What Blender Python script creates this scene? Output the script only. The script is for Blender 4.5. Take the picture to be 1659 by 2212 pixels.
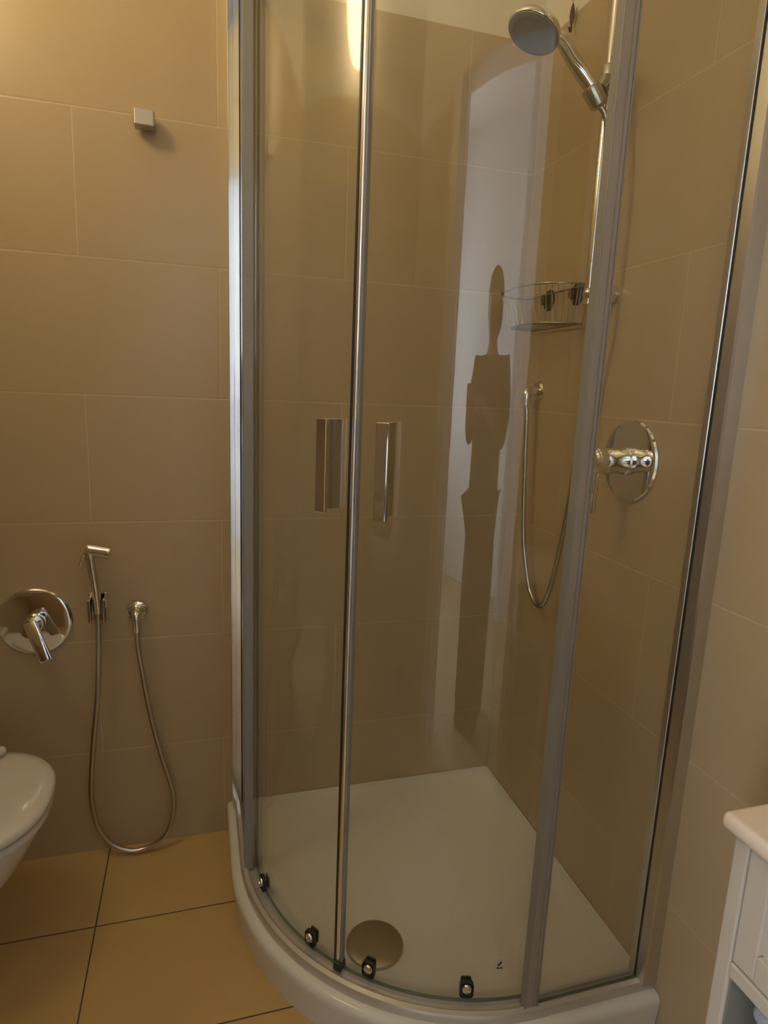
import bpy, bmesh, math, random
from mathutils import Vector, Matrix
random.seed(7)
for o in list(bpy.data.objects): bpy.data.objects.remove(o)
S = bpy.context.scene
C = S.collection
R = math.radians

# ------------------------------------------------------------ camera, light, exposure
CAM = Vector((-0.8451, -1.6001, 1.2230)); YAW, PIT, ROL, F = 0.29074, -0.19239, 0.04077, 1360.03
fw = Vector((math.sin(YAW)*math.cos(PIT), math.cos(YAW)*math.cos(PIT), math.sin(PIT)))
rt = Vector((math.cos(YAW), -math.sin(YAW), 0)); up = rt.cross(fw)
r2 = math.cos(ROL)*rt + math.sin(ROL)*up; u2 = -math.sin(ROL)*rt + math.cos(ROL)*up
cd = bpy.data.cameras.new('camera'); cam = bpy.data.objects.new('camera', cd); C.objects.link(cam)
cam.matrix_world = Matrix.Translation(CAM) @ Matrix((r2, u2, -fw)).transposed().to_4x4()
cd.sensor_fit = 'VERTICAL'; cd.sensor_height = 36; cd.lens = F/2212*36; cd.clip_start = 0.01
S.camera = cam
S.view_settings.view_transform = 'Standard'; S.view_settings.look = 'None'
S.view_settings.gamma = 1; S.view_settings.use_curve_mapping = False
S.view_settings.exposure = 0.0
LAMP = 16.8; LAMP_COL = (1.0, 0.78, 0.45)
WINDOW = 19.5; WINDOW_COL = (0.80, 0.88, 1.0)
w = bpy.data.worlds.new('world'); S.world = w; w.use_nodes = True
w.node_tree.nodes['Background'].inputs[0].default_value = (0.6, 0.7, 0.9, 1)
w.node_tree.nodes['Background'].inputs[1].default_value = 0.3

# ------------------------------------------------------------ materials
def sock(nd, name): return nd.inputs[name]
def mat(name, col, rough=0.5, metal=0.0, noise=0.0, nscale=8.0, bump=0.0, bscale=60.0, spec=0.5, coat=0.0):
    m = bpy.data.materials.new(name); m.use_nodes = True; nt = m.node_tree; b = nt.nodes['Principled BSDF']
    b.inputs['Base Color'].default_value = (*col, 1); b.inputs['Roughness'].default_value = rough
    b.inputs['Metallic'].default_value = metal; b.inputs['Specular IOR Level'].default_value = spec
    b.inputs['Coat Weight'].default_value = coat
    tc = nt.nodes.new('ShaderNodeTexCoord')
    n = nt.nodes.new('ShaderNodeTexNoise'); n.inputs['Scale'].default_value = nscale
    nt.links.new(tc.outputs['Object'], n.inputs['Vector'])
    r = nt.nodes.new('ShaderNodeValToRGB')
    k = max(noise, 0.01)
    r.color_ramp.elements[0].color = (*[c*(1-k) for c in col], 1); r.color_ramp.elements[1].color = (*[min(1, c*(1+k)) for c in col], 1)
    r.color_ramp.elements[0].position = .3; r.color_ramp.elements[1].position = .7
    nt.links.new(n.outputs['Fac'], r.inputs['Fac']); nt.links.new(r.outputs['Color'], b.inputs['Base Color'])
    if bump:
        n2 = nt.nodes.new('ShaderNodeTexNoise'); n2.inputs['Scale'].default_value = bscale
        nt.links.new(tc.outputs['Object'], n2.inputs['Vector'])
        bp = nt.nodes.new('ShaderNodeBump'); bp.inputs['Strength'].default_value = bump; bp.inputs['Distance'].default_value = .002
        nt.links.new(n2.outputs['Fac'], bp.inputs['Height']); nt.links.new(bp.outputs['Normal'], b.inputs['Normal'])
    return m

def M(nt, op, a, b=None, c=None):
    n = nt.nodes.new('ShaderNodeMath'); n.operation = op
    for i, v in enumerate((a, b, c)):
        if v is None: continue
        if isinstance(v, (int, float)): n.inputs[i].default_value = v
        else: nt.links.new(v, n.inputs[i])
    return n.outputs[0]
def RGBMix(nt, f, a, b, mode='MIX'):
    n = nt.nodes.new('ShaderNodeMix'); n.data_type = 'RGBA'; n.blend_type = mode
    for i, v in ((0, f), (6, a), (7, b)):
        if isinstance(v, (int, float)): n.inputs[i].default_value = v
        elif isinstance(v, tuple): n.inputs[i].default_value = (*v, 1)
        else: nt.links.new(v, n.inputs[i])
    return n.outputs[2]

ZT = 2.084
def tile_mat(name, axis, j0, col, plaster, tw=0.6, th=0.3, zt=ZT, grout=(0.62, 0.50, 0.34), gw=0.0011, brick=True, rough=.3):
    """tiles: brick bond on walls (u along `axis`, v = z) or a square grid on the floor"""
    m = bpy.data.materials.new(name); m.use_nodes = True; nt = m.node_tree; b = nt.nodes['Principled BSDF']
    g = nt.nodes.new('ShaderNodeNewGeometry'); sp = nt.nodes.new('ShaderNodeSeparateXYZ'); nt.links.new(g.outputs['Position'], sp.inputs[0])
    u = sp.outputs['XYZ'.index(axis)]
    v = sp.outputs['Y'] if not brick else sp.outputs['Z']
    vv = M(nt, 'DIVIDE', M(nt, 'SUBTRACT', zt, v), th)
    row = M(nt, 'FLOOR', vv); fv = M(nt, 'FRACT', vv)
    uu = M(nt, 'DIVIDE', M(nt, 'SUBTRACT', u, j0), tw)
    if brick: uu = M(nt, 'ADD', uu, M(nt, 'MULTIPLY', M(nt, 'MODULO', M(nt, 'ADD', row, 100), 2), .5))
    fu = M(nt, 'FRACT', uu); cu = M(nt, 'FLOOR', uu)
    du = M(nt, 'MULTIPLY', M(nt, 'MINIMUM', fu, M(nt, 'SUBTRACT', 1, fu)), tw)
    dv = M(nt, 'MULTIPLY', M(nt, 'MINIMUM', fv, M(nt, 'SUBTRACT', 1, fv)), th)
    d = M(nt, 'MINIMUM', du, dv)
    gm = M(nt, 'LESS_THAN', d, gw)
    cb = nt.nodes.new('ShaderNodeCombineXYZ'); nt.links.new(cu, cb.inputs[0]); nt.links.new(row, cb.inputs[1])
    wn = nt.nodes.new('ShaderNodeTexWhiteNoise'); nt.links.new(cb.outputs[0], wn.inputs[0])
    n1 = nt.nodes.new('ShaderNodeTexNoise'); n1.inputs['Scale'].default_value = 9; n1.inputs['Detail'].default_value = 4
    nt.links.new(g.outputs['Position'], n1.inputs['Vector'])
    n3 = nt.nodes.new('ShaderNodeTexNoise'); n3.inputs['Scale'].default_value = 140; n3.inputs['Detail'].default_value = 2
    nt.links.new(g.outputs['Position'], n3.inputs['Vector'])
    base = RGBMix(nt, M(nt, 'MULTIPLY', n1.outputs['Fac'], .5), tuple(c*1.04 for c in col), (col[0]*.93, col[1]*.88, col[2]*.70))
    base = RGBMix(nt, M(nt, 'MULTIPLY', wn.outputs[0], .10), base, tuple(c*.8 for c in col))
    base = RGBMix(nt, M(nt, 'MULTIPLY', n3.outputs['Fac'], .16), base, tuple(c*.72 for c in col))
    base = RGBMix(nt, gm, base, grout)
    rg = M(nt, 'ADD', rough, M(nt, 'MULTIPLY', gm, .4))
    bp = nt.nodes.new('ShaderNodeBump'); bp.inputs['Strength'].default_value = .4; bp.inputs['Distance'].default_value = .001
    hh = M(nt, 'ADD', M(nt, 'MINIMUM', M(nt, 'MULTIPLY', d, 300), 1), M(nt, 'MULTIPLY', n3.outputs['Fac'], .10))
    nt.links.new(hh, bp.inputs['Height'])
    if plaster:
        pm = M(nt, 'GREATER_THAN', v, zt)
        base = RGBMix(nt, pm, base, plaster)
        rg = M(nt, 'MAXIMUM', rg, M(nt, 'MULTIPLY', pm, .85))
    nt.links.new(base, b.inputs['Base Color']); nt.links.new(rg, b.inputs['Roughness'])
    nt.links.new(bp.outputs['Normal'], b.inputs['Normal'])
    return m
TILE = (0.52, 0.407, 0.258)
PL = (0.80, 0.76, 0.66)
m_back = tile_mat('beige_wall_tile_back', 'X', -0.192, TILE, PL)
m_side = tile_mat('beige_wall_tile_side', 'Y', -0.010, TILE, PL)
m_floor = tile_mat('ochre_floor_tile', 'X', -1.086, (0.62, 0.43, 0.19), None, tw=.594, th=.297, zt=-0.2566, grout=(.10, .07, .045), gw=.0016, brick=False, rough=.35)
m_plaster = mat('white_plaster', (.80, .78, .73), .85, noise=.02, bump=.15, bscale=30)
m_hall = mat('white_hall_paint', (.80, .80, .79), .8, noise=.02)
m_hallfloor = mat('hall_floor_tile', (.45, .32, .18), .4, noise=.1)
m_casing = mat('white_gloss_paint', (.82, .81, .78), .35, noise=.01)
m_acryl = mat('white_acrylic', (.80, .79, .74), .22, noise=.02, nscale=3, coat=.2)
m_ceram = mat('white_ceramic', (.80, .78, .73), .12, noise=.01, coat=.4)
m_wire = mat('dull_chrome_wire', (.34, .32, .27), .3, 1.0, noise=.05)
m_chrome = mat('chrome', (.78, .78, .78), .07, 1.0, noise=.02)
m_chrome_d = mat('chrome_ribbed', (.58, .57, .54), .22, 1.0, noise=.04)
m_alu = mat('polished_aluminium', (.93, .94, .96), .12, 1.0, noise=.015)
m_alu_s = mat('satin_aluminium', (.66, .65, .63), .32, 1.0, noise=.03)
m_rail = mat('matt_aluminium', (.62, .59, .54), .35, .45, noise=.03)
m_strip = mat('grey_edge_plastic', (.40, .36, .31), .35, .25, noise=.03)
m_seal = mat('grey_plastic_seal', (.30, .29, .27), .4, noise=.05)
m_black = mat('dark_rubber', (.035, .037, .032), .4, noise=.1)
m_greyplastic = mat('grey_spray_face', (.22, .235, .26), .35, noise=.06, nscale=90)
m_wood = mat('cream_painted_wood', (.56, .50, .41), .4, noise=.02, bump=.1, bscale=20)
m_shadow = mat('cabinet_inside_shade', (.22, .21, .17), .7, noise=.05)  # shade inside the cabinet, painted as a darker colour than the cream wood
m_towel_b = mat('blue_grey_towelling', (.42, .45, .52), .95, noise=.1, nscale=80, bump=.8, bscale=300)
m_towel_p = mat('pink_white_towelling', (.72, .62, .56), .95, noise=.08, nscale=80, bump=.8, bscale=300)
m_cloth = mat('dark_cloth', (.035, .032, .035), .9, noise=.2, nscale=20, bump=.3)
m_jeans = mat('dark_denim', (.03, .035, .05), .9, noise=.2, nscale=60)
m_skin = mat('skin', (.42, .26, .18), .5, noise=.06, nscale=12)
m_hair = mat('dark_hair', (.03, .02, .015), .6, noise=.3, nscale=70, bump=.6, bscale=120)
m_mark = mat('dark_print', (.03, .025, .015), .6, noise=.05)
m_label = mat('pale_label', (.62, .56, .44), .5, noise=.03)
m_smoke = mat('dark_brown_plastic', (.06, .045, .02), .5, noise=.1)

def glass_mat(name, tint, f0):
    m = bpy.data.materials.new(name); m.use_nodes = True; nt = m.node_tree
    nt.nodes.remove(nt.nodes['Principled BSDF']); out = nt.nodes['Material Output']
    g = nt.nodes.new('ShaderNodeNewGeometry')
    dt = nt.nodes.new('ShaderNodeVectorMath'); dt.operation = 'DOT_PRODUCT'
    nt.links.new(g.outputs['Normal'], dt.inputs[0]); nt.links.new(g.outputs['Incoming'], dt.inputs[1])
    c = M(nt, 'ABSOLUTE', dt.outputs['Value'])
    f = M(nt, 'ADD', f0, M(nt, 'MULTIPLY', M(nt, 'POWER', M(nt, 'SUBTRACT', 1, c), 5), 1-f0))
    tr = nt.nodes.new('ShaderNodeBsdfTransparent'); tr.inputs[0].default_value = (*tint, 1)
    gl = nt.nodes.new('ShaderNodeBsdfGlossy'); gl.inputs['Roughness'].default_value = .015; gl.inputs['Color'].default_value = (1, 1, 1, 1)
    mx = nt.nodes.new('ShaderNodeMixShader'); nt.links.new(f, mx.inputs[0]); nt.links.new(tr.outputs[0], mx.inputs[1]); nt.links.new(gl.outputs[0], mx.inputs[2])
    nt.links.new(mx.outputs[0], out.inputs['Surface'])
    return m
m_glass = glass_mat('shower_glass', (.985, .99, .975), .046)
m_gedge = mat('green_glass_edge', (.16, .20, .16), .15, noise=.1)
def emis(name, col, k):
    m = bpy.data.materials.new(name); m.use_nodes = True; b = m.node_tree.nodes['Principled BSDF']
    b.inputs['Base Color'].default_value = (.8, .8, .8, 1)
    b.inputs['Emission Color'].default_value = (*col, 1); b.inputs['Emission Strength'].default_value = k
    return m
m_lamp = emis('lit_opal_glass', LAMP_COL, LAMP)
m_sky = emis('daylight_pane', WINDOW_COL, WINDOW)

# ------------------------------------------------------------ helpers
def obj(name, bm, m, parent=None, smooth=None):
    bmesh.ops.recalc_face_normals(bm, faces=bm.faces)
    me = bpy.data.meshes.new(name); bm.to_mesh(me); bm.free()
    for x in (m if isinstance(m, (list, tuple)) else [m]): me.materials.append(x)
    o = bpy.data.objects.new(name, me); C.objects.link(o)
    if parent: o.parent = parent; o.matrix_parent_inverse = Matrix.Translation(-parent.location)
    if smooth is not None:
        me.shade_smooth() if hasattr(me, 'shade_smooth') else None
        me.set_sharp_from_angle(angle=R(smooth))
    return o
def tag(o, label, cat, group=None):
    o['label'] = label; o['category'] = cat
    if group: o['group'] = group
    return o
def thing(name, loc, label, cat, group=None):
    o = bpy.data.objects.new(name, None); o.empty_display_size = .05; C.objects.link(o); o.location = loc
    return tag(o, label, cat, group)
def struct(name, bm, m):
    o = obj(name, bm, m); o['kind'] = 'structure'; return o
def box(bm, a, b, bev=0, seg=2):
    lo = [min(a[i], b[i]) for i in range(3)]; hi = [max(a[i], b[i]) for i in range(3)]
    t = bmesh.new(); bmesh.ops.create_cube(t, size=1)
    for v in t.verts:
        for i in range(3): v.co[i] = (lo[i]+hi[i])/2 + v.co[i]*(hi[i]-lo[i])
    if bev: bmesh.ops.bevel(t, geom=t.edges[:], offset=bev, segments=seg, affect='EDGES', profile=.5)
    me = bpy.data.meshes.new('t'); t.to_mesh(me); t.free(); bm.from_mesh(me); bpy.data.meshes.remove(me)
    return bm
def frame_of(d):
    d = Vector(d).normalized(); a = Vector((0, 0, 1)) if abs(d.z) < .9 else Vector((1, 0, 0))
    x = d.cross(a).normalized(); y = d.cross(x).normalized(); return x, y, d
def lathe(bm, o, d, prof, n=32, sx=1, sy=1):
    """prof: (radius, distance along d)"""
    x, y, d = frame_of(d); o = Vector(o); rings = []
    for r, h in prof:
        if r < 1e-6: rings.append([bm.verts.new(o+d*h)])
        else: rings.append([bm.verts.new(o+d*h+(x*math.cos(2*math.pi*i/n)*sx+y*math.sin(2*math.pi*i/n)*sy)*r) for i in range(n)])
    for A, B in zip(rings, rings[1:]):
        for i in range(n):
            j = (i+1) % n
            if len(A) == 1 and len(B) == 1: continue
            if len(A) == 1: bm.faces.new((A[0], B[i], B[j]))
            elif len(B) == 1: bm.faces.new((A[i], A[j], B[0]))
            else: bm.faces.new((A[i], A[j], B[j], B[i]))
    for A in (rings[0], rings[-1]):
        if len(A) > 2: bm.faces.new(A)
    return bm
def spline(P, step=.004):
    P = [Vector(p) for p in P]; out = []
    Q = [P[0]*2-P[1]] + P + [P[-1]*2-P[-2]]
    for i in range(1, len(Q)-2):
        a, b, c, d = Q[i-1:i+3]; n = max(2, int((c-b).length/step))
        for k in range(n):
            t = k/n
            out.append(.5*((2*b)+(c-a)*t+(2*a-5*b+4*c-d)*t*t+(3*b-a-3*c+d)*t**3))
    out.append(P[-1]); return out
def tube(bm, P, rad, n=10, smooth_step=None, rib=0, caps=True):
    pts = spline(P, smooth_step) if smooth_step else [Vector(p) for p in P]
    rings = []; px = None
    for i, p in enumerate(pts):
        d = (pts[min(i+1, len(pts)-1)]-pts[max(i-1, 0)]).normalized()
        if px is None: px, _, _ = frame_of(d)
        px = (px-d*px.dot(d)).normalized(); py = d.cross(px)
        r = rad(i/(len(pts)-1)) if callable(rad) else rad
        if rib and i % 2: r *= (1-rib)
        rings.append([bm.verts.new(p+(px*math.cos(2*math.pi*k/n)+py*math.sin(2*math.pi*k/n))*r) for k in range(n)])
    for A, B in zip(rings, rings[1:]):
        for i in range(n): bm.faces.new((A[i], A[(i+1) % n], B[(i+1) % n], B[i]))
    if caps: bm.faces.new(rings[0]); bm.faces.new(rings[-1])
    return bm
CC = .245   # straight part of the quadrant
def qpath(r, n=40, s0=0.0, s1=0.0, a0=180, a1=270):
    """points of the quadrant plan at 'radius' r: straight from the back wall, arc, straight to the right wall"""
    P = []
    if s0 is not None: P.append((-CC-r, -s0))
    for i in range(n+1):
        a = R(a0+(a1-a0)*i/n); P.append((-CC+r*math.cos(a), -CC+r*math.sin(a)))
    if s1 is not None: P.append((-s1, -CC-r))
    return P
def slab(bm, inner, outer, z0, z1, edge_mat=0):
    n = len(inner)
    V = [[bm.verts.new((*p, z)) for p in path] for path in (inner, outer) for z in (z0, z1)]
    i0, i1, o0, o1 = V
    for k in range(n-1):
        bm.faces.new((i0[k], i0[k+1], i1[k+1], i1[k])); bm.faces.new((o0[k], o0[k+1], o1[k+1], o1[k]))
        for A, B in ((i0, o0), (i1, o1)):
            f = bm.faces.new((A[k], A[k+1], B[k+1], B[k])); f.material_index = edge_mat
    for k in (0, n-1):
        f = bm.faces.new((i0[k], i1[k], o1[k], o0[k])); f.material_index = edge_mat
    return bm
def sweep(bm, profile, s0=0, s1=0, n=48, a0=180, a1=270, st0=True, st1=True):
    """closed profile of (r, z) swept along the quadrant plan"""
    paths = [[Vector((*p, z)) for p in qpath(r, n, s0 if st0 else None, s1 if st1 else None, a0, a1)] for r, z in profile]
    m = len(paths[0]); V = [[bm.verts.new(p) for p in P] for P in paths]
    for i in range(len(V)):
        A, B = V[i], V[(i+1) % len(V)]
        for k in range(m-1): bm.faces.new((A[k], A[k+1], B[k+1], B[k]))
    bm.faces.new([v[0] for v in V]); bm.faces.new([v[-1] for v in V])
    return bm
def B(): return bmesh.new()


# ------------------------------------------------------------ the room
ROOMX, DOORY, HALLY, TOP = -1.65, -1.52, -3.45, 2.75
DX0, DX1, DZ = -1.08, -0.335, 2.13
struct('floor', box(B(), (ROOMX-.1, -1.58, -.08), (0.1, .1, 0)), m_floor)
struct('wall_back', box(B(), (ROOMX-.1, 0, 0), (.1, .1, TOP)), m_back)
struct('wall_right', box(B(), (0, -1.64, 0), (.1, 0, TOP)), m_side)
struct('wall_left', box(B(), (ROOMX-.1, -1.64, 0), (ROOMX, 0, TOP)), m_side)
struct('ceiling', box(B(), (ROOMX-.1, -1.64, TOP), (.1, .1, TOP+.08)), m_plaster)
bm = B(); box(bm, (ROOMX, DOORY, 0), (DX0, DOORY-.12, TOP)); box(bm, (DX1, DOORY, 0), (0, DOORY-.12, TOP)); box(bm, (DX0, DOORY, DZ), (DX1, DOORY-.12, TOP))
struct('wall_front', bm, m_back)
bm = B()
for y0 in (DOORY, DOORY-.12):
    s = 1 if y0 == DOORY else -1
    box(bm, (DX0-.07, y0, 0), (DX0+.012, y0+s*.018, DZ+.07), .004); box(bm, (DX1-.012, y0, 0), (DX1+.07, y0+s*.018, DZ+.07), .004)
    box(bm, (DX0+.012, y0, DZ-.012), (DX1-.012, y0+s*.018, DZ+.07), .004)
box(bm, (DX0, DOORY, 0), (DX0+.012, DOORY-.12, DZ)); box(bm, (DX1, DOORY, 0), (DX1-.012, DOORY-.12, DZ)); box(bm, (DX0+.012, DOORY, DZ), (DX1-.012, DOORY-.12, DZ-.012))
struct('trim_1', bm, m_casing)
# the hallway behind the photographer
HX0, HX1 = -2.4, 1.3
struct('floor_hall', box(B(), (HX0-.1, HALLY-.1, -.08), (HX1+.1, -1.58, 0)), m_hallfloor)
struct('ceiling_hall', box(B(), (HX0-.1, HALLY-.1, TOP), (HX1+.1, -1.64, TOP+.08)), m_hall)
struct('wall_hall_right', box(B(), (HX1, HALLY, 0), (HX1+.1, -1.64, TOP)), m_hall)
bm = B(); box(bm, (HX0, -1.60, 0), (ROOMX-.1, -1.64, TOP)); box(bm, (.1, -1.60, 0), (HX1, -1.64, TOP)); struct('wall_hall_front', bm, m_hall)
WY0, WY1, WZ0, WZ1 = -3.05, -1.95, .80, 2.25
bm = B(); box(bm, (HX0-.1, HALLY-.1, 0), (HX1+.1, HALLY, TOP))
box(bm, (-.62, HALLY, 0), (HX1, HALLY+.40, TOP))   # chimney breast gives the far wall its corner
struct('wall_hall_back', bm, m_hall)
bm = B(); box(bm, (HX0-.1, HALLY, 0), (HX0, WY0, TOP)); box(bm, (HX0-.1, WY1, 0), (HX0, -1.64, TOP)); box(bm, (HX0-.1, WY0, 0), (HX0, WY1, WZ0)); box(bm, (HX0-.1, WY0, WZ1), (HX0, WY1, TOP))
struct('wall_hall_left', bm, m_hall)
bm = B(); wa, wb = HX0-.07, HX0-.02; wm = (WY0+WY1)/2
box(bm, (wa, WY0, WZ0), (wb, WY0+.05, WZ1)); box(bm, (wa, WY1-.05, WZ0), (wb, WY1, WZ1)); box(bm, (wa, WY0+.05, WZ0), (wb, WY1-.05, WZ0+.05)); box(bm, (wa, WY0+.05, WZ1-.05), (wb, WY1-.05, WZ1))
box(bm, (wa, wm-.03, WZ0+.05), (wb, wm+.03, WZ1-.05)); box(bm, (wa, WY0+.05, 1.72), (wb, wm-.03, 1.76)); box(bm, (wa, wm+.03, 1.72), (wb, WY1-.05, 1.76))
wf = struct('window_1', bm, m_casing)
p = obj('window_pane', box(B(), (HX0-.085, WY0+.01, WZ0+.01), (HX0-.075, WY1-.01, WZ1-.01)), m_sky, wf)

# ------------------------------------------------------------ shower tray
tray = thing('shower_tray', (-.39, -.39, 0), 'white quadrant shower tray with curved front standing on the ochre floor', 'shower tray')
def loop(bm, r, m_, z, n=40):
    P = [(-m_, -m_)] + [(-CC-r, -m_)] + qpath(r, n, None, None) + [(-m_, -CC-r)]
    return [bm.verts.new((*p, z)) for p in P]
bm = B(); L = [loop(bm, *a) for a in ((.533, .0015, 0), (.537, .0015, .045), (.5395, .0015, .066), (.540, .0015, .076), (.5375, .0015, .083), (.532, .0015, .087), (.524, .0015, .0885), (.468, .0015, .0885), (.462, .012, .0875), (.452, .022, .082), (.442, .030, .0795), (.30, .10, .0775))]
for A, Bq in zip(L, L[1:]):
    n = len(A)
    for i in range(n): bm.faces.new((A[i], A[(i+1) % n], Bq[(i+1) % n], Bq[i]))
bm.faces.new(L[0]); bm.faces.new(L[-1])
obj('tray_body', bm, m_acryl, tray, 40)
dr = obj('drain_cover', lathe(B(), (-.507, -.531, .0795), (0, 0, 1), ((.060, 0), (.060, .003), (.0585, .006), (.054, .0085), (.035, .0105), (0, .0115)), 48), mat('brushed_drain_metal', (.46, .46, .42), .28, 1.0, noise=.05), tray, 30)
dr['label'] = 'round domed chrome drain cover'

# ------------------------------------------------------------ shower enclosure
GT = 2.06; GB = .105
enc = thing('shower_enclosure', (-.39, -.39, .0885), 'curved glass shower enclosure with two sliding doors and chrome profiles on white tray', 'shower enclosure')
bm = B(); sweep(bm, [(.478, .0887), (.478, .098), (.4825, .103), (.4875, .103), (.4895, .097), (.5005, .097), (.503, .104), (.5075, .1075), (.516, .1055), (.5195, .100), (.5195, .0887)], .001, .001)
obj('bottom_rail', bm, m_rail, enc, 35)
bm = B(); sweep(bm, [(.478, GT), (.478, GT+.045), (.5195, GT+.045), (.5195, GT)], .001, .001)
obj('top_rail', bm, m_alu_s, enc, 35)
def wall_profile(flip):
    bm = B()
    # cross-section in (across, out from wall): ribbed channel
    sec = [(-.772, 0), (-.772, .0345), (-.771, .0355), (-.7605, .0347), (-.7598, .0335), (-.7590, .0350), (-.7475, .0342), (-.746, .033), (-.746, 0)]
    if flip: sec = [(-.768, 0), (-.768, .026), (-.766, .030), (-.745, .0355), (-.7435, .034), (-.742, .0355), (-.728, .034), (-.724, .030), (-.724, 0)]
    pts = [((-o, a) if flip else (a, -o)) for a, o in sec]
    lo = [bm.verts.new((*p, .1)) for p in pts]; hi = [bm.verts.new((*p, GT+.045)) for p in pts]
    for i in range(len(pts)):
        j = (i+1) % len(pts); bm.faces.new((lo[i], lo[j], hi[j], hi[i]))
    bm.faces.new(lo); bm.faces.new(hi)
    return obj('wall_profile', bm, m_alu, enc, 20)
wp1 = wall_profile(False); wp2 = wall_profile(True); wp2.data.materials[0] = m_alu_s
wp1['label'] = 'bright polished upright profile on the back wall'; wp2['label'] = 'wide polished upright profile on the right wall'
# dark rubber gaskets beside the profiles
obj('gasket', box(B(), (-.746, -.003, .108), (-.7425, -.0365, GT), .001), m_black, enc)
obj('gasket', box(B(), (-.0356, -.7485, .108), (-.0372, -.7455, GT), .0006), m_black, enc)
# fixed panels
def panel(path_in, path_out):
    return slab(B(), path_in, path_out, GB-.003, GT+.01, 1)
fp = obj('fixed_panel', panel([(-.7405, -.02), (-.7405, -.252)], [(-.7465+.0005, -.02), (-.746, -.252)]), [m_glass, m_gedge], enc)
fp2 = obj('fixed_panel', panel([(-.02, -.7405), (-.272, -.7405)], [(-.02, -.7465), (-.272, -.7465)]), [m_glass, m_gedge], enc)
for f_, sw in ((fp, False), (fp2, True)):
    def q(x0, y0, x1, y1): return ((y0, x0, GB-.004), (y1, x1, GT)) if sw else ((x0, y0, GB-.004), (x1, y1, GT))
    bm = B(); box(bm, *q(-.7545, -.2555, -.7375, -.279), .0015); e = obj('edge_profile', bm, m_strip, f_)
    bm = B(); box(bm, *q(-.7560, -.2785, -.7365, -.2810), .0008); box(bm, *q(-.7560, -.2535, -.7365, -.2560), .0008); box(bm, *q(-.7556, -.2625, -.7543, -.2640), .0004); obj('seal_strip', bm, m_seal, f_)
# sliding doors
def arc(r, a0, a1, n=30): return [(-CC+r*math.cos(R(a0+(a1-a0)*i/n)), -CC+r*math.sin(R(a0+(a1-a0)*i/n))) for i in range(n+1)]
def pol(r, a, z): return Vector((-CC+r*math.cos(R(a)), -CC+r*math.sin(R(a)), z))
def radial_box(bm, a, r0, r1, w, z0, z1, bev=.001):
    t = B(); box(t, (r0, -w/2, z0), (r1, w/2, z1), bev)
    t.transform(Matrix.Translation((-CC, -CC, 0)) @ Matrix.Rotation(R(a), 4, 'Z'))
    me = bpy.data.meshes.new('t'); t.to_mesh(me); t.free(); bm.from_mesh(me); bpy.data.meshes.remove(me); return bm
def roller(a, z, parent):
    bm = B(); radial_box(bm, a, .474, .4795, .020, z-.017, z+.013, .004); radial_box(bm, a, .486, .4895, .026, z-.019, z+.013, .006)
    ro = obj('roller', bm, m_black, parent, 40)
    d = pol(1, a, 0)-pol(0, a, 0)
    bm = lathe(B(), pol(.489, a, z+.001), d, ((.0098, 0), (.0098, .004), (.008, .0065), (.004, .0075), (.0035, .006), (0, .006)), 20)
    obj('roller_cap', bm, m_chrome, ro, 40)
def door(a0, a1, rollers, ah, seal_a, side):
    d = obj('sliding_door', slab(B(), arc(.480, a0, a1), arc(.486, a0, a1), GB, GT, 1), [m_glass, m_gedge], enc)
    d.data.shade_smooth(); d.data.set_sharp_from_angle(angle=R(30))
    # handles: square chrome bar outside, matching flat bar inside
    z0, z1 = 1.012, 1.172
    bm = B(); radial_box(bm, ah, .486, .512, .007, z0, z1, .0016); radial_box(bm, ah+.85, .502, .512, .021, z0, z1, .0018)
    h = obj('handle', bm, m_chrome, d); h['label'] = 'chrome bar handle outside the glass'
    bm = B(); radial_box(bm, ah+.3, .455, .480, .010, z0+.002, z1-.002, .001)
    h = obj('handle', bm, m_alu_s, d); h['label'] = 'flat bar handle inside the glass'
    for a, z in rollers: roller(a, z, d)
    for a, z in rollers: roller(a, GT-.03, d)
    return d
d1 = door(179.0, 223.2, ((192.8, .125), (215.5, .131)), 217.0, 223.4, 1)
d2 = door(223.9, 269.0, ((231.7, .135), (253.7, .137)), 230.2, 223.9, -1)
d1['label'] = 'left curved sliding glass door'; d2['label'] = 'right curved sliding glass door'
obj('seal_strip', radial_box(B(), 223.0, .4785, .4905, .0045, GB, GT, .001), m_black, d1)
# half-round magnetic edge of the right door
bm = B(); pr = [pol(.4775, 223.35, 0), pol(.4775, 224.35, 0), pol(.489, 224.35, 0), pol(.4915, 224.2, 0), pol(.4922, 223.9, 0), pol(.4918, 223.6, 0), pol(.4905, 223.38, 0)]
lo = [bm.verts.new((p.x, p.y, GB+.004)) for p in pr]; hi = [bm.verts.new((p.x, p.y, GT)) for p in pr]
for i in range(len(pr)): bm.faces.new((lo[i], lo[(i+1) % len(pr)], hi[(i+1) % len(pr)], hi[i]))
bm.faces.new(lo); bm.faces.new(hi)
obj('edge_strip', bm, m_alu, d2, 50)
obj('seal_strip', radial_box(B(), 224.58, .4775, .4895, .0036, GB+.004, GT, .001), m_seal, d2)
obj('end_cap', radial_box(B(), 224.0, .476, .496, .018, GB-.004, GB+.014, .002), m_black, d2)
# glass mark: small square with a cup-and-tick pictogram, near the bottom of the right door
mk = obj('glass_mark', radial_box(B(), 260.55, .4861, .4863, .019, .172, .194, .0), m_label, d2)
bm = B(); radial_box(bm, 260.75, .48632, .4865, .0105, .1755, .1775, 0)
radial_box(bm, 260.3, .48632, .4865, .003, .1765, .1795, 0); radial_box(bm, 261.2, .48632, .4865, .003, .1765, .1795, 0)
for k in range(5):
    radial_box(bm, 260.45+.14*k, .48632, .4865, .0042-.0003*k, .1815+.0017*k, .1845+.0017*k, 0)
obj('glass_mark_print', bm, m_mark, mk)

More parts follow.
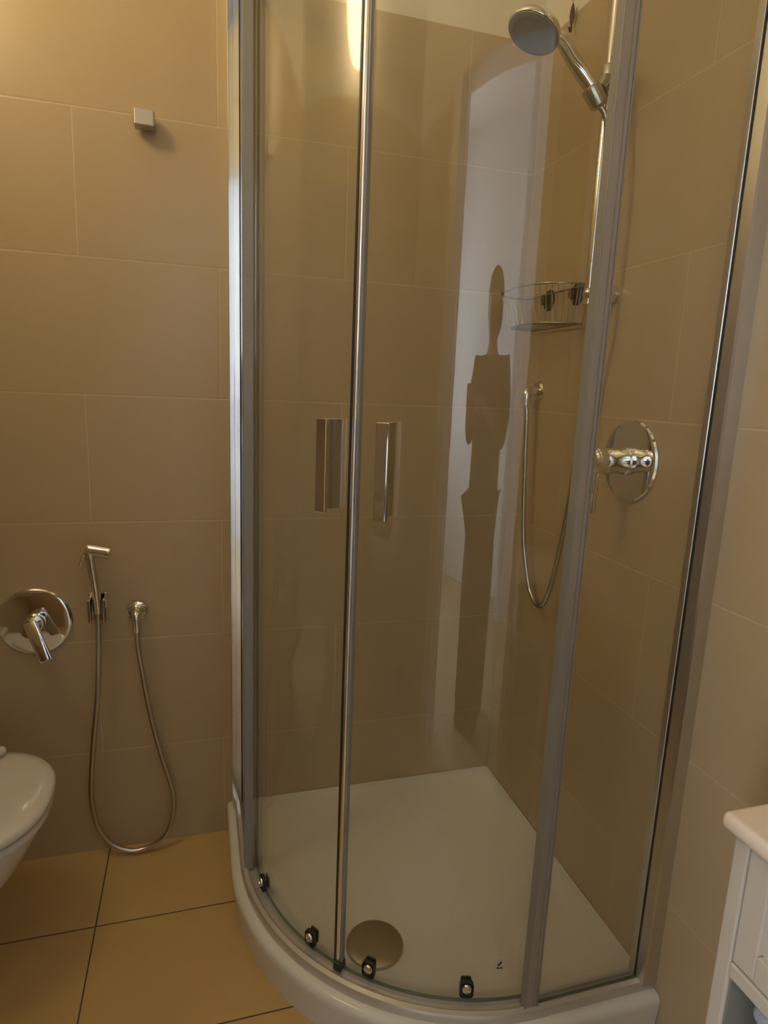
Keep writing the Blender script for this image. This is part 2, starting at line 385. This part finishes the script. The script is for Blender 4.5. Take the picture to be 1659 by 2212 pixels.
# ------------------------------------------------------------ shower fittings on the right wall
def flange(o, d, r=.028, t=.012): return ((r, 0), (r, t*.5), (r*.93, t*.8), (r*.75, t))
# mixer
mx = thing('shower_mixer', (0, -.515, 1.10), 'round chrome shower mixer with lever on right wall inside enclosure', 'shower mixer')
mo = Vector((0, -.515, 1.10))
obj('wall_plate', lathe(B(), mo+Vector((-.0005, 0, 0)), (-1, 0, 0), ((.083, 0), (.083, .004), (.080, .0075), (.074, .009), (.0, .0095)), 64), m_chrome, mx, 30)
obj('body', lathe(B(), mo+Vector((-.009, 0, 0)), (-1, 0, 0), ((.029, 0), (.029, .010), (.0265, .013), (.0265, .045), (.0275, .047), (.0275, .078), (.024, .082), (0, .083)), 40), m_chrome, mx, 30)
bm = B(); box(bm, (-.078, -.509, .993), (-.094, -.527, 1.105), .004); bm2 = lathe(bm, mo+Vector((-.076, -.001, 0)), (-1, 0, 0), ((.025, 0), (.0255, .004), (.0255, .016), (.022, .020), (0, .021)), 36)
obj('lever', bm, m_chrome, mx, 35)
# rail
rl = thing('shower_rail', (0, -.39, 1.43), 'tall chrome riser rail on right wall holding the hand shower', 'shower rail')
obj('bar', lathe(B(), (-.052, -.385, 1.415), (0, 0, 1), ((.0, 0), (.0095, .001), (.0095, .66), (0, .662)), 24), m_chrome, rl, 40)
for z in (1.437, 2.055):
    bm = lathe(B(), (-.0005, -.398, z), (-1, 0, 0), ((.019, 0), (.019, .016), (.014, .022), (.012, .036)), 28)
    lathe(bm, (-.030, -.390, z), (-.6, .25, 0), ((0, -.002), (.012, .002), (.0165, .010), (.0175, .018), (.0165, .026), (.011, .032), (0, .034)), 24)
    obj('bracket', bm, m_chrome, rl, 50)
bm = lathe(B(), (-.052, -.385, 1.812), (0, 0, 1), ((.015, 0), (.0165, .003), (.0165, .052), (.015, .055)), 24)
lathe(bm, (-.052, -.385, 1.838), (.4, -1, .25), ((.012, 0), (.013, .020), (.011, .034), (0, .036)), 20)
obj('slider', bm, m_chrome_d, rl, 40)
bm = B(); tube(bm, [(-.060, -.388, 1.838), (-.072, -.396, 1.822), (-.084, -.405, 1.808)], .014, 14); lathe(bm, (-.085, -.415, 1.777), (-.62, .06, .76), ((.012, 0), (.0175, .006), (.0185, .036), (.0165, .042)), 20)
obj('holder', bm, m_chrome_d, rl, 40)
# hand shower
hs = thing('hand_shower', (-.125, -.43, 1.80), 'chrome hand shower with grey spray face clipped high on the riser rail', 'shower head')
H0 = Vector((-.086, -.415, 1.780)); HC = Vector((-.235, -.409, 1.887)); HD = Vector((-.403, -.039, -.915)).normalized()
obj('handle', tube(B(), [H0, (-.099, -.414, 1.800), (-.132, -.403, 1.842), (-.165, -.408, 1.868), (-.186, -.411, 1.881), HC-HD*.009], lambda t: .0115+.004*math.sin(min(t*1.4, 1)*math.pi*.9), 18, .006), m_chrome, hs, 60)
obj('head', lathe(B(), HC, HD, ((0, -.017), (.026, -.0155), (.045, -.009), (.0505, -.002), (.052, .003), (.050, .008)), 48), m_chrome, hs, 40)
obj('spray_face', lathe(B(), HC+HD*.0088, HD, ((.049, 0), (.0485, .0015), (.040, .003), (.039, .0022), (0, .0035)), 48), m_greyplastic, hs, 30)
# outlet and hose
wo = thing('water_outlet', (0, -.126, 1.234), 'chrome shower hose elbow on right wall, below the wire basket', 'wall outlet')
obj('wall_plate', lathe(B(), (-.0005, -.126, 1.234), (-1, 0, 0), ((.026, 0), (.026, .004), (.022, .009), (.012, .012), (.011, .030)), 32), m_chrome, wo, 30)
bm = tube(B(), [(-.026, -.126, 1.234), (-.036, -.128, 1.232), (-.038, -.131, 1.222), (-.038, -.132, 1.198)], .0115, 16, .004)
obj('elbow', bm, m_chrome, wo, 60)
hose = tube(B(), [(-.038, -.132, 1.199), (-.037, -.139, 1.165), (-.035, -.146, 1.05), (-.032, -.162, .87), (-.030, -.196, .762), (-.030, -.228, .718), (-.032, -.263, .705), (-.036, -.298, .725), (-.040, -.328, .78), (-.042, -.354, .88), (-.042, -.372, .98), (-.042, -.384, 1.10), (-.042, -.408, 1.28), (-.042, -.427, 1.43), (-.045, -.430, 1.60), (-.058, -.428, 1.70), (-.074, -.418, 1.76), (-.0855, -.415, 1.778)], .0065, 10, .0022, rib=.16)
tag(obj('shower_hose', hose, m_chrome_d, None, 80), 'ribbed metal shower hose looping from wall elbow up to hand shower', 'hose')
# wire basket
bk = thing('wire_basket', (0, -.21, 1.40), 'chrome wire soap basket hung on right wall beside the riser rail', 'wire basket')
def ring(y0, y1, dep, z, n=24):
    cy, hw = (y0+y1)/2, (y1-y0)/2; P = []
    for i in range(n+1):
        a = math.pi*i/n; P.append(Vector((-.012-(dep-.012)*abs(math.sin(a))**.7, cy-hw*math.copysign(abs(math.cos(a))**.8, math.cos(a)), z)))
    return P
top = ring(-.325, -.045, .125, 1.468); bot = ring(-.310, -.085, .110, 1.385)
mid = ring(-.318, -.065, .118, 1.43)
bm = B(); tube(bm, top+[top[0]], .0022, 6); obj('top_ring', bm, m_wire, bk, 60)
bm = B(); tube(bm, bot+[bot[0]], .002, 6)
for i in range(2, 23, 2):
    p = bot[i]; tube(bm, [p, Vector((-.012, p.y, p.z))], .0013, 5)
obj('bottom_grid', bm, m_wire, bk, 60)
bm = B()
for i in range(0, 25, 1): tube(bm, [top[i], mid[i].lerp(top[i], .1), bot[i]], .0009, 5)
for k in range(1, 9):
    y = -.325+.28*k/9; tube(bm, [(-.012, y, 1.468), (-.012, -.31+.225*k/9, 1.385)], .0009, 5)
obj('side_wires', bm, m_wire, bk, 60)
for y in (-.138, -.262):
    bm = lathe(B(), (-.0005, y, 1.456), (-1, 0, 0), ((.026, 0), (.025, .002), (.010, .008), (.009, .012), (.013, .013), (.0125, .017), (0, .019)), 24)
    obj('suction_cup', bm, m_smoke, bk, 40)
# dark little hook on a thread by the tile edge
hk = thing('hanging_hook', (-.02, -.155, 2.05), 'small dark hook hanging on a thin thread near the shower corner, behind the hand shower', 'hook')
obj('thread', tube(B(), [(-.012, -.150, 2.10), (-.012, -.150, 2.745)], .0006, 5), m_smoke, hk)
bm = lathe(B(), (-.012, -.150, 2.056), (0, 0, 1), ((0, 0), (.004, .004), (.0075, .018), (.0065, .030), (.003, .042), (0, .046)), 14, sy=.7)
tube(bm, [(-.012, -.150, 2.058), (-.013, -.152, 2.044), (-.018, -.156, 2.040), (-.022, -.158, 2.047)], .0022, 8, .003)
obj('hook', bm, m_smoke, hk, 60)

# ------------------------------------------------------------ back wall, outside the enclosure
rh = thing('robe_hook', (-.945, 0, 1.77), 'square satin chrome robe hook high on the tiled back wall', 'hook')
obj('base', box(B(), (-.957, -.0005, 1.758), (-.933, -.012, 1.782), .002), m_alu_s, rh)
obj('peg', box(B(), (-.9655, -.010, 1.752), (-.924, -.042, 1.785), .003, 3), mat('satin_nickel', (.52, .49, .43), .42, .6, noise=.03), rh)
bmx = thing('bidet_mixer', (-1.225, 0, .645), 'round chrome mixer plate with lever on back wall above toilet', 'mixer')
mo = Vector((-1.225, 0, .645))
obj('wall_plate', lathe(B(), mo+Vector((0, -.0005, 0)), (0, -1, 0), ((.082, 0), (.082, .004), (.079, .0075), (.072, .009), (0, .0095)), 64), m_chrome, bmx, 30)
obj('body', lathe(B(), mo+Vector((0, -.009, 0)), (0, -1, 0), ((.024, 0), (.024, .008), (.0215, .011), (.0215, .045), (.020, .052), (0, .053)), 40), m_chrome, bmx, 30)
bm = B(); box(bm, (-1.236, -.052, .650), (-1.212, -.066, .664), .004); t = B(); box(t, (-.014, -.009, -.088), (.014, .004, .012), .004)
t.transform(Matrix.Translation(mo+Vector((.004, -.062, .010))) @ Matrix.Rotation(R(-14), 4, 'X') @ Matrix.Rotation(R(-22), 4, 'Y'))
me = bpy.data.meshes.new('t'); t.to_mesh(me); t.free(); bm.from_mesh(me)
obj('lever', bm, m_chrome, bmx, 35)
sp = thing('bidet_sprayer', (-1.086, -.045, .69), 'chrome hand bidet sprayer with short angled nozzle in its wall clip', 'sprayer')
obj('handle', tube(B(), [(-1.0925, -.050, .824), (-1.090, -.050, .805), (-1.085, -.047, .75), (-1.082, -.044, .70), (-1.081, -.043, .672)], lambda t: .0135-.005*t, 18, .006), m_chrome, sp, 60)
obj('nozzle', lathe(B(), (-1.100, -.050, .831), (.99, -.05, -.20), ((0, 0), (.012, .002), (.0142, .008), (.0142, .044), (.0152, .046), (.0152, .053), (.012, .054)), 24), m_chrome, sp, 40)
obj('trigger', tube(B(), [(-1.098, -.056, .826), (-1.107, -.058, .812), (-1.113, -.058, .792)], .0028, 8, .004), m_chrome, sp, 60)
cl = thing('sprayer_clip', (-1.083, 0, .68), 'chrome forked wall clip holding the bidet sprayer on back wall', 'wall clip')
bm = B(); box(bm, (-1.106, -.0005, .640), (-1.062, -.010, .712), .003); obj('wall_plate', bm, m_chrome, cl)
bm = B(); box(bm, (-1.104, -.010, .650), (-1.096, -.050, .706), .002); box(bm, (-1.070, -.010, .650), (-1.062, -.050, .706), .002); obj('fork', bm, m_chrome, cl)
bo = thing('bidet_outlet', (-.997, 0, .656), 'small round chrome water outlet right of the bidet sprayer', 'wall outlet')
obj('wall_plate', lathe(B(), (-.997, -.0005, .660), (0, -1, 0), ((.0265, 0), (.0265, .004), (.024, .010), (.014, .014), (.0115, .018), (.0115, .030)), 32), m_chrome, bo, 40)
obj('elbow', tube(B(), [(-.997, -.026, .660), (-.997, -.036, .657), (-.997, -.038, .645), (-.9965, -.038, .617)], .0105, 16, .004), m_chrome, bo, 60)
hose = tube(B(), [(-.9965, -.038, .618), (-.995, -.036, .575), (-.987, -.033, .50), (-.977, -.030, .42), (-.963, -.028, .335), (-.947, -.028, .26), (-.930, -.029, .195), (-.922, -.031, .148), (-.923, -.033, .105), (-.932, -.035, .066), (-.950, -.038, .036), (-.985, -.041, .017), (-1.024, -.041, .013), (-1.060, -.038, .027), (-1.089, -.035, .056), (-1.110, -.034, .105), (-1.119, -.034, .18), (-1.115, -.034, .25), (-1.106, -.035, .34), (-1.094, -.036, .44), (-1.087, -.038, .52), (-1.083, -.041, .60), (-1.081, -.043, .674)], .0068, 10, .0022, rib=.14)
tag(obj('bidet_hose', hose, m_chrome_d, None, 80), 'thin metal hose hanging in a long loop from sprayer to outlet, touching the floor', 'hose')

# ------------------------------------------------------------ toilet
tl = thing('toilet', (-1.40, -.315, 0), 'white wall hung toilet with closed lid at left under the mixer plate', 'toilet')
TY = -.318
def toi_outline(tip, hw, back, n=40, p=2.35):
    P = []
    cx = tip-hw*1.05
    for i in range(n+1):
        a = -math.pi/2+math.pi*i/n
        P.append((cx+(tip-cx)*math.copysign(abs(math.cos(a))**(2/p), math.cos(a)), TY+hw*math.copysign(abs(math.sin(a))**(2/p), math.sin(a))))
    return P+[(back, TY+hw*.86), (back, TY-hw*.86)]
def loft(bm, levels, cap=True):
    L = []
    for tip, hw, back, z in levels: L.append([bm.verts.new((*p, z)) for p in toi_outline(tip, hw, back)])
    for A, Bq in zip(L, L[1:]):
        n = len(A)
        for i in range(n): bm.faces.new((A[i], A[(i+1) % n], Bq[(i+1) % n], Bq[i]))
    bm.faces.new(L[0]); bm.faces.new(L[-1]); return bm
obj('bowl', loft(B(), ((-1.40, .085, -1.648, .05), (-1.34, .10, -1.648, .10), (-1.26, .125, -1.648, .18), (-1.195, .148, -1.648, .27), (-1.160, .163, -1.648, .335), (-1.152, .168, -1.648, .352), (-1.156, .165, -1.648, .357))), m_ceram, tl, 50)
obj('seat', loft(B(), ((-1.158, .162, -1.58, .3575), (-1.158, .162, -1.58, .3605), (-1.143, .175, -1.58, .362), (-1.142, .176, -1.58, .3735), (-1.158, .162, -1.58, .375))), m_ceram, tl, 40)
obj('lid', loft(B(), ((-1.158, .162, -1.57, .3752), (-1.158, .162, -1.57, .378), (-1.143, .176, -1.57, .3795), (-1.141, .1765, -1.57, .382), (-1.140, .177, -1.57, .391), (-1.146, .172, -1.57, .398), (-1.165, .155, -1.57, .402), (-1.20, .125, -1.57, .404))), m_ceram, tl, 50)
bm = B(); box(bm, (-1.645, TY-.15, .405), (-1.50, TY+.15, .45), .015, 3); obj('hinge_cover', bm, m_ceram, tl, 40)
# rolled white towel / roll end at the very left edge of the photo, on the lid
rollm = lathe(B(), (-1.262, -.172, .4155), (-.75, -.62, .0), ((.0, 0), (.008, .001), (.0105, .005), (.0105, .20), (.008, .204), (0, .205)), 20)
tag(obj('white_rod', rollm, m_ceram, None, 50), 'slim white rod lying on the closed toilet lid at the left edge', 'rod')

# ------------------------------------------------------------ vanity, bottom right
vn = thing('vanity_unit', (-.15, -1.32, 0), 'cream painted vanity cupboard with open shelf standing against the right wall', 'cabinet')
VX, VY0, VY1 = -.305, -1.143, -1.500
obj('countertop', box(B(), (-.318, -1.132, .780), (-.001, -1.512, .800), .008, 4), mat('cream_counter', (.80, .68, .54), .3, noise=.02, coat=.2), vn, 40)
bm = B()
box(bm, (VX, VY0, 0), (VX+.018, VY0-.018, .780), .002); box(bm, (VX, VY1, 0), (VX+.018, VY1+.018, .780), .002)
box(bm, (-.002, VY0, 0), (-.03, VY0-.018, .780), .002); box(bm, (-.002, VY1, 0), (-.03, VY1+.018, .780), .002)
box(bm, (VX+.002, VY0-.018, .774), (VX+.028, VY1+.018, .780)); box(bm, (VX, VY0-.018, .616), (VX+.026, VY1+.018, .634), .002)
obj('frame', bm, m_wood, vn)
obj('side_panel', box(B(), (VX+.03, VY0-.004, .616), (-.03, VY0-.016, .780)), m_wood, vn); obj('side_panel', box(B(), (VX+.03, VY1+.004, .616), (-.03, VY1+.016, .780)), m_wood, vn)
for ys in (VY0-.0185, VY1+.0185): obj('inner_side_panel', box(B(), (VX+.004, ys-.0025, .450), (-.013, ys+.0025, .6165)), m_shadow, vn)  # shade-coloured panels cover the post sides so the opening reads dark
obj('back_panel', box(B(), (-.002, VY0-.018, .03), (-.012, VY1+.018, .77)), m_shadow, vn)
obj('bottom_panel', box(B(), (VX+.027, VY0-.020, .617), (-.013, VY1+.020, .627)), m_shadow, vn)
y0, y1, z0, z1 = VY0-.0195, VY1+.0195, .6365, .7725
bm = B(); fwid = .026
box(bm, (VX+.001, y0, z0), (VX+.018, y0-fwid, z1), .0015); box(bm, (VX+.001, y1, z0), (VX+.018, y1+fwid, z1), .0015)
box(bm, (VX+.001, y0-fwid, z0), (VX+.018, y1+fwid, z0+.031), .0015); box(bm, (VX+.001, y0-fwid, z1-.030), (VX+.018, y1+fwid, z1), .0015)
box(bm, (VX+.009, y0-fwid+.002, z0+.029), (VX+.016, y1+fwid-.002, z1-.028))
dr_ = obj('drawer', bm, m_wood, vn)
obj('knob', lathe(B(), (VX+.009, -1.325, .70), (-1, 0, 0), ((.005, 0), (.005, .010), (.011, .016), (.012, .022), (.008, .027), (0, .028)), 20), m_chrome, dr_, 40)
obj('shelf', box(B(), (VX+.004, VY0-.004, .434), (-.013, VY1+.004, .450)), m_wood, vn)
def towel(y0, y1, z0, z1, m, label, nlay=3, x0=-.285, x1=-.05):
    bm = B(); h = (z1-z0)/nlay
    for k in range(nlay): box(bm, (x0+.004*(k % 2), y0, z0+h*k), (x1, y1-.003*(k % 2), z0+h*(k+1)-.001), h*.42, 4)
    return tag(obj('folded_towel', bm, m, None, 50), label, 'towel', 'towels on the vanity shelf')
towel(-1.185, -1.33, .4505, .515, m_towel_p, 'pinkish white folded towel under the blue grey one on vanity shelf')
towel(-1.175, -1.34, .5155, .598, m_towel_b, 'blue grey folded towel on top of the stack on vanity shelf')

# ------------------------------------------------------------ things seen only as reflections in the glass
lp = thing('wall_lamp', (ROOMX, -.665, 2.305), 'lit oval opal glass wall lamp on left wall, mirrored in the shower door', 'lamp')
obj('base_plate', lathe(B(), (ROOMX+.0005, -.665, 2.305), (1, 0, 0), ((.07, 0), (.07, .015), (.05, .022)), 32), m_chrome, lp, 40)
t = lathe(B(), (0, 0, 0), (0, 0, 1), [(math.sin(math.pi*i/16)*.112 if 0 < i < 16 else 0, -.195*math.cos(math.pi*i/16)) for i in range(17)], 32)
t.transform(Matrix.Translation((ROOMX+.125, -.665, 2.305))); obj('lamp_globe', t, m_lamp, lp, 60)
cb = thing('wall_cabinet', (ROOMX, -.42, 1.18), 'white two door wall cabinet on left wall, faintly mirrored in the left door', 'cabinet')
obj('body', box(B(), (ROOMX+.0005, -.62, 1.18), (ROOMX+.13, -.24, 1.80), .003), m_wood, cb)
for a, b in ((-.617, -.432), (-.428, -.243)):
    d_ = obj('door', box(B(), (ROOMX+.130, a, 1.185), (ROOMX+.148, b, 1.795), .003), m_wood, cb)
    obj('knob', lathe(B(), (ROOMX+.148, (-.445 if a < -.5 else -.415), 1.45), (1, 0, 0), ((.004, 0), (.004, .008), (.009, .014), (0, .02)), 16), m_chrome, d_, 40)
bs = thing('washbasin', (ROOMX, -1.17, .62), 'small white wall hung washbasin on left wall near the doorway', 'washbasin')
def bas(bm, levels):
    L = []
    for hw, dep, z in levels:
        L.append([bm.verts.new((ROOMX+.001+dep*max(0, math.sin(math.pi*i/24))**.6 if 0 < i < 24 else ROOMX+.001, -1.17+hw*math.cos(math.pi*i/24), z)) for i in range(25)])
    for A, Bq in zip(L, L[1:]):
        for i in range(25): bm.faces.new((A[i], A[(i+1) % 25], Bq[(i+1) % 25], Bq[i]))
    bm.faces.new(L[0]); bm.faces.new(L[-1]); return bm
obj('bowl', bas(B(), ((.10, .14, .58), (.16, .24, .62), (.20, .31, .70), (.21, .33, .74), (.205, .325, .75), (.175, .29, .748), (.14, .23, .68), (.08, .14, .65))), m_ceram, bs, 40)
bm = tube(B(), [(ROOMX+.05, -1.17, .748), (ROOMX+.05, -1.17, .84), (ROOMX+.08, -1.17, .865), (ROOMX+.14, -1.17, .85)], .012, 14, .01); obj('tap', bm, m_chrome, bs, 60)

# photographer standing in the doorway (seen only as a dark reflection)
pn = thing('person', (-.74, -1.88, 0), 'person in dark clothes standing in the doorway holding a camera at chest height', 'person')
def skin(name, verts, edges, m, parent, sub=2, root=0):
    me = bpy.data.meshes.new(name); me.from_pydata([v[:3] for v in verts], edges, []); me.materials.append(m)
    o = bpy.data.objects.new(name, me); C.objects.link(o); o.parent = parent; o.matrix_parent_inverse = Matrix.Translation(-parent.location)
    md = o.modifiers.new('skin', 'SKIN'); md.use_smooth_shade = True
    for i, v in enumerate(verts):
        r = v[3] if isinstance(v[3], tuple) else (v[3], v[3])
        me.skin_vertices[0].data[i].radius = r
    me.skin_vertices[0].data[root].use_root = True
    sb = o.modifiers.new('sub', 'SUBSURF'); sb.levels = sub; sb.render_levels = sub
    return o
X, Y = -.74, -1.90
V = [(X, Y, .86, (.145, .10)), (X, Y, .98, (.13, .09)), (X, Y, 1.12, (.135, .095)), (X, Y+.005, 1.24, (.15, .10)), (X, Y, 1.33, (.10, .075)), (X, Y+.01, 1.38, .05), (X, Y+.02, 1.42, .046),
     (X, Y+.03, 1.475, (.068, .078)), (X, Y+.025, 1.545, (.070, .085)), (X, Y+.02, 1.585, (.045, .055)),
     (X-.085, Y, .80, .088), (X-.095, Y+.01, .45, .055), (X-.10, Y-.01, .25, .05), (X-.10, Y-.02, .07, .038), (X-.105, Y+.10, .03, .032),
     (X+.085, Y, .80, .088), (X+.095, Y+.01, .45, .055), (X+.10, Y-.01, .25, .05), (X+.10, Y-.02, .07, .038), (X+.105, Y+.10, .03, .032),
     (X-.17, Y, 1.31, .052), (X-.21, Y-.01, 1.16, .042), (X-.20, Y+.03, 1.06, .037), (X-.19, Y+.13, 1.13, .030), (X-.165, Y+.195, 1.19, .022), (X-.160, Y+.225, 1.205, .022),
     (X+.17, Y, 1.31, .052), (X+.20, Y-.01, 1.16, .042), (X+.18, Y+.03, 1.06, .037), (X+.08, Y+.13, 1.13, .030), (X-.01, Y+.20, 1.19, .022), (X-.035, Y+.225, 1.205, .022)]
E_ = [(0, 1), (1, 2), (2, 3), (3, 4), (4, 5), (5, 6), (6, 7), (7, 8), (8, 9), (0, 10), (10, 11), (11, 12), (12, 13), (13, 14), (0, 15), (15, 16), (16, 17), (17, 18), (18, 19), (3, 20), (20, 21), (21, 22), (22, 23), (23, 24), (24, 25), (3, 26), (26, 27), (27, 28), (28, 29), (29, 30), (30, 31)]
body = skin('body', V, E_, m_skin, pn)
k = 1.16
def grow(idx, extra=0): return [(*V[i][:3], tuple(c*k+extra for c in (V[i][3] if isinstance(V[i][3], tuple) else (V[i][3],)*2))) for i in idx]
idx = [0, 1, 2, 3, 4, 20, 21, 22, 23, 26, 27, 28, 29]
mp = {a: b for b, a in enumerate(idx)}
skin('sweater', grow(idx), [(mp[a], mp[b]) for a, b in E_ if a in mp and b in mp], m_cloth, pn)
idx = [0, 10, 11, 12, 13, 15, 16, 17, 18]; mp = {a: b for b, a in enumerate(idx)}
skin('trousers', grow(idx, .008), [(mp[a], mp[b]) for a, b in E_ if a in mp and b in mp], m_jeans, pn)
for s in (-1, 1): skin('shoe', [(X+s*.10, Y-.05, .035, .040), (X+s*.102, Y+.04, .035, .040), (X+s*.107, Y+.13, .028, .032)], [(0, 1), (1, 2)], m_cloth, pn)
obj('long_coat', lathe(B(), (X, Y, .06), (0, 0, 1), ((.12, 0), (.165, .0), (.17, .03), (.18, .44), (.172, .75), (.165, .94), (.168, 1.04), (.10, 1.08)), 36, sx=.75), m_cloth, pn, 50)
bm = B(); bmesh.ops.create_uvsphere(bm, u_segments=24, v_segments=16, radius=1)
for v in bm.verts: v.co = Vector((X+v.co.x*.083, Y-.002+v.co.y*.095, 1.555+v.co.z*.088-(.07 if v.co.z < -.1 and v.co.y < 0 else 0)))
obj('hair', bm, m_hair, pn, 180)
for s in (-1, 1): obj('eye', lathe(B(), (X+s*.027, Y+.094, 1.515), (0, 1, 0), ((.011, 0), (.009, .005), (0, .008)), 12), m_casing, pn, 60)
obj('nose', lathe(B(), (X, Y+.085, 1.515), (0, .45, -1), ((0, 0), (.008, .008), (.013, .030), (.009, .040), (0, .043)), 12), m_skin, pn, 60)
obj('mouth', box(B(), (X-.024, Y+.092, 1.452), (X+.024, Y+.102, 1.460), .003), mat('lips', (.35, .12, .10), .5, noise=.05), pn)
for s, bx in ((-1, X-.160), (1, X-.035)):
    for j in range(5):
        z = 1.222-.012*j; L_ = (.040, .046, .048, .042, .034)[j]
        d = 1 if s < 0 else -1
        if j == 0: P = [(bx, Y+.225, 1.195), (bx+d*.012, Y+.228, 1.182), (bx+d*.034, Y+.236, 1.178)]
        else: P = [(bx, Y+.228, z-.01), (bx+d*.004-.0, Y+.252, z), (bx+d*L_*.5, Y+.272, z), (bx+d*L_*.9, Y+.272, z-.002)]
        obj('finger' if j else 'thumb', tube(B(), P, lambda t: .0085-.002*t, 10, .006), m_skin, pn, 70)
cm = thing('compact_camera', (-.845, -1.64, 1.19), 'small dark compact camera held in both hands of the person', 'camera')
obj('camera_body', box(B(), (-.890, -1.615, 1.192), (-.800, -1.642, 1.252), .006, 3), m_black, cm)
obj('lens_barrel', lathe(B(), (-.845, -1.6155, 1.223), (0, 1, 0), ((.024, 0), (.024, .006), (.020, .008), (.018, .010), (.0165, .0095)), 28), m_chrome_d, cm, 40)
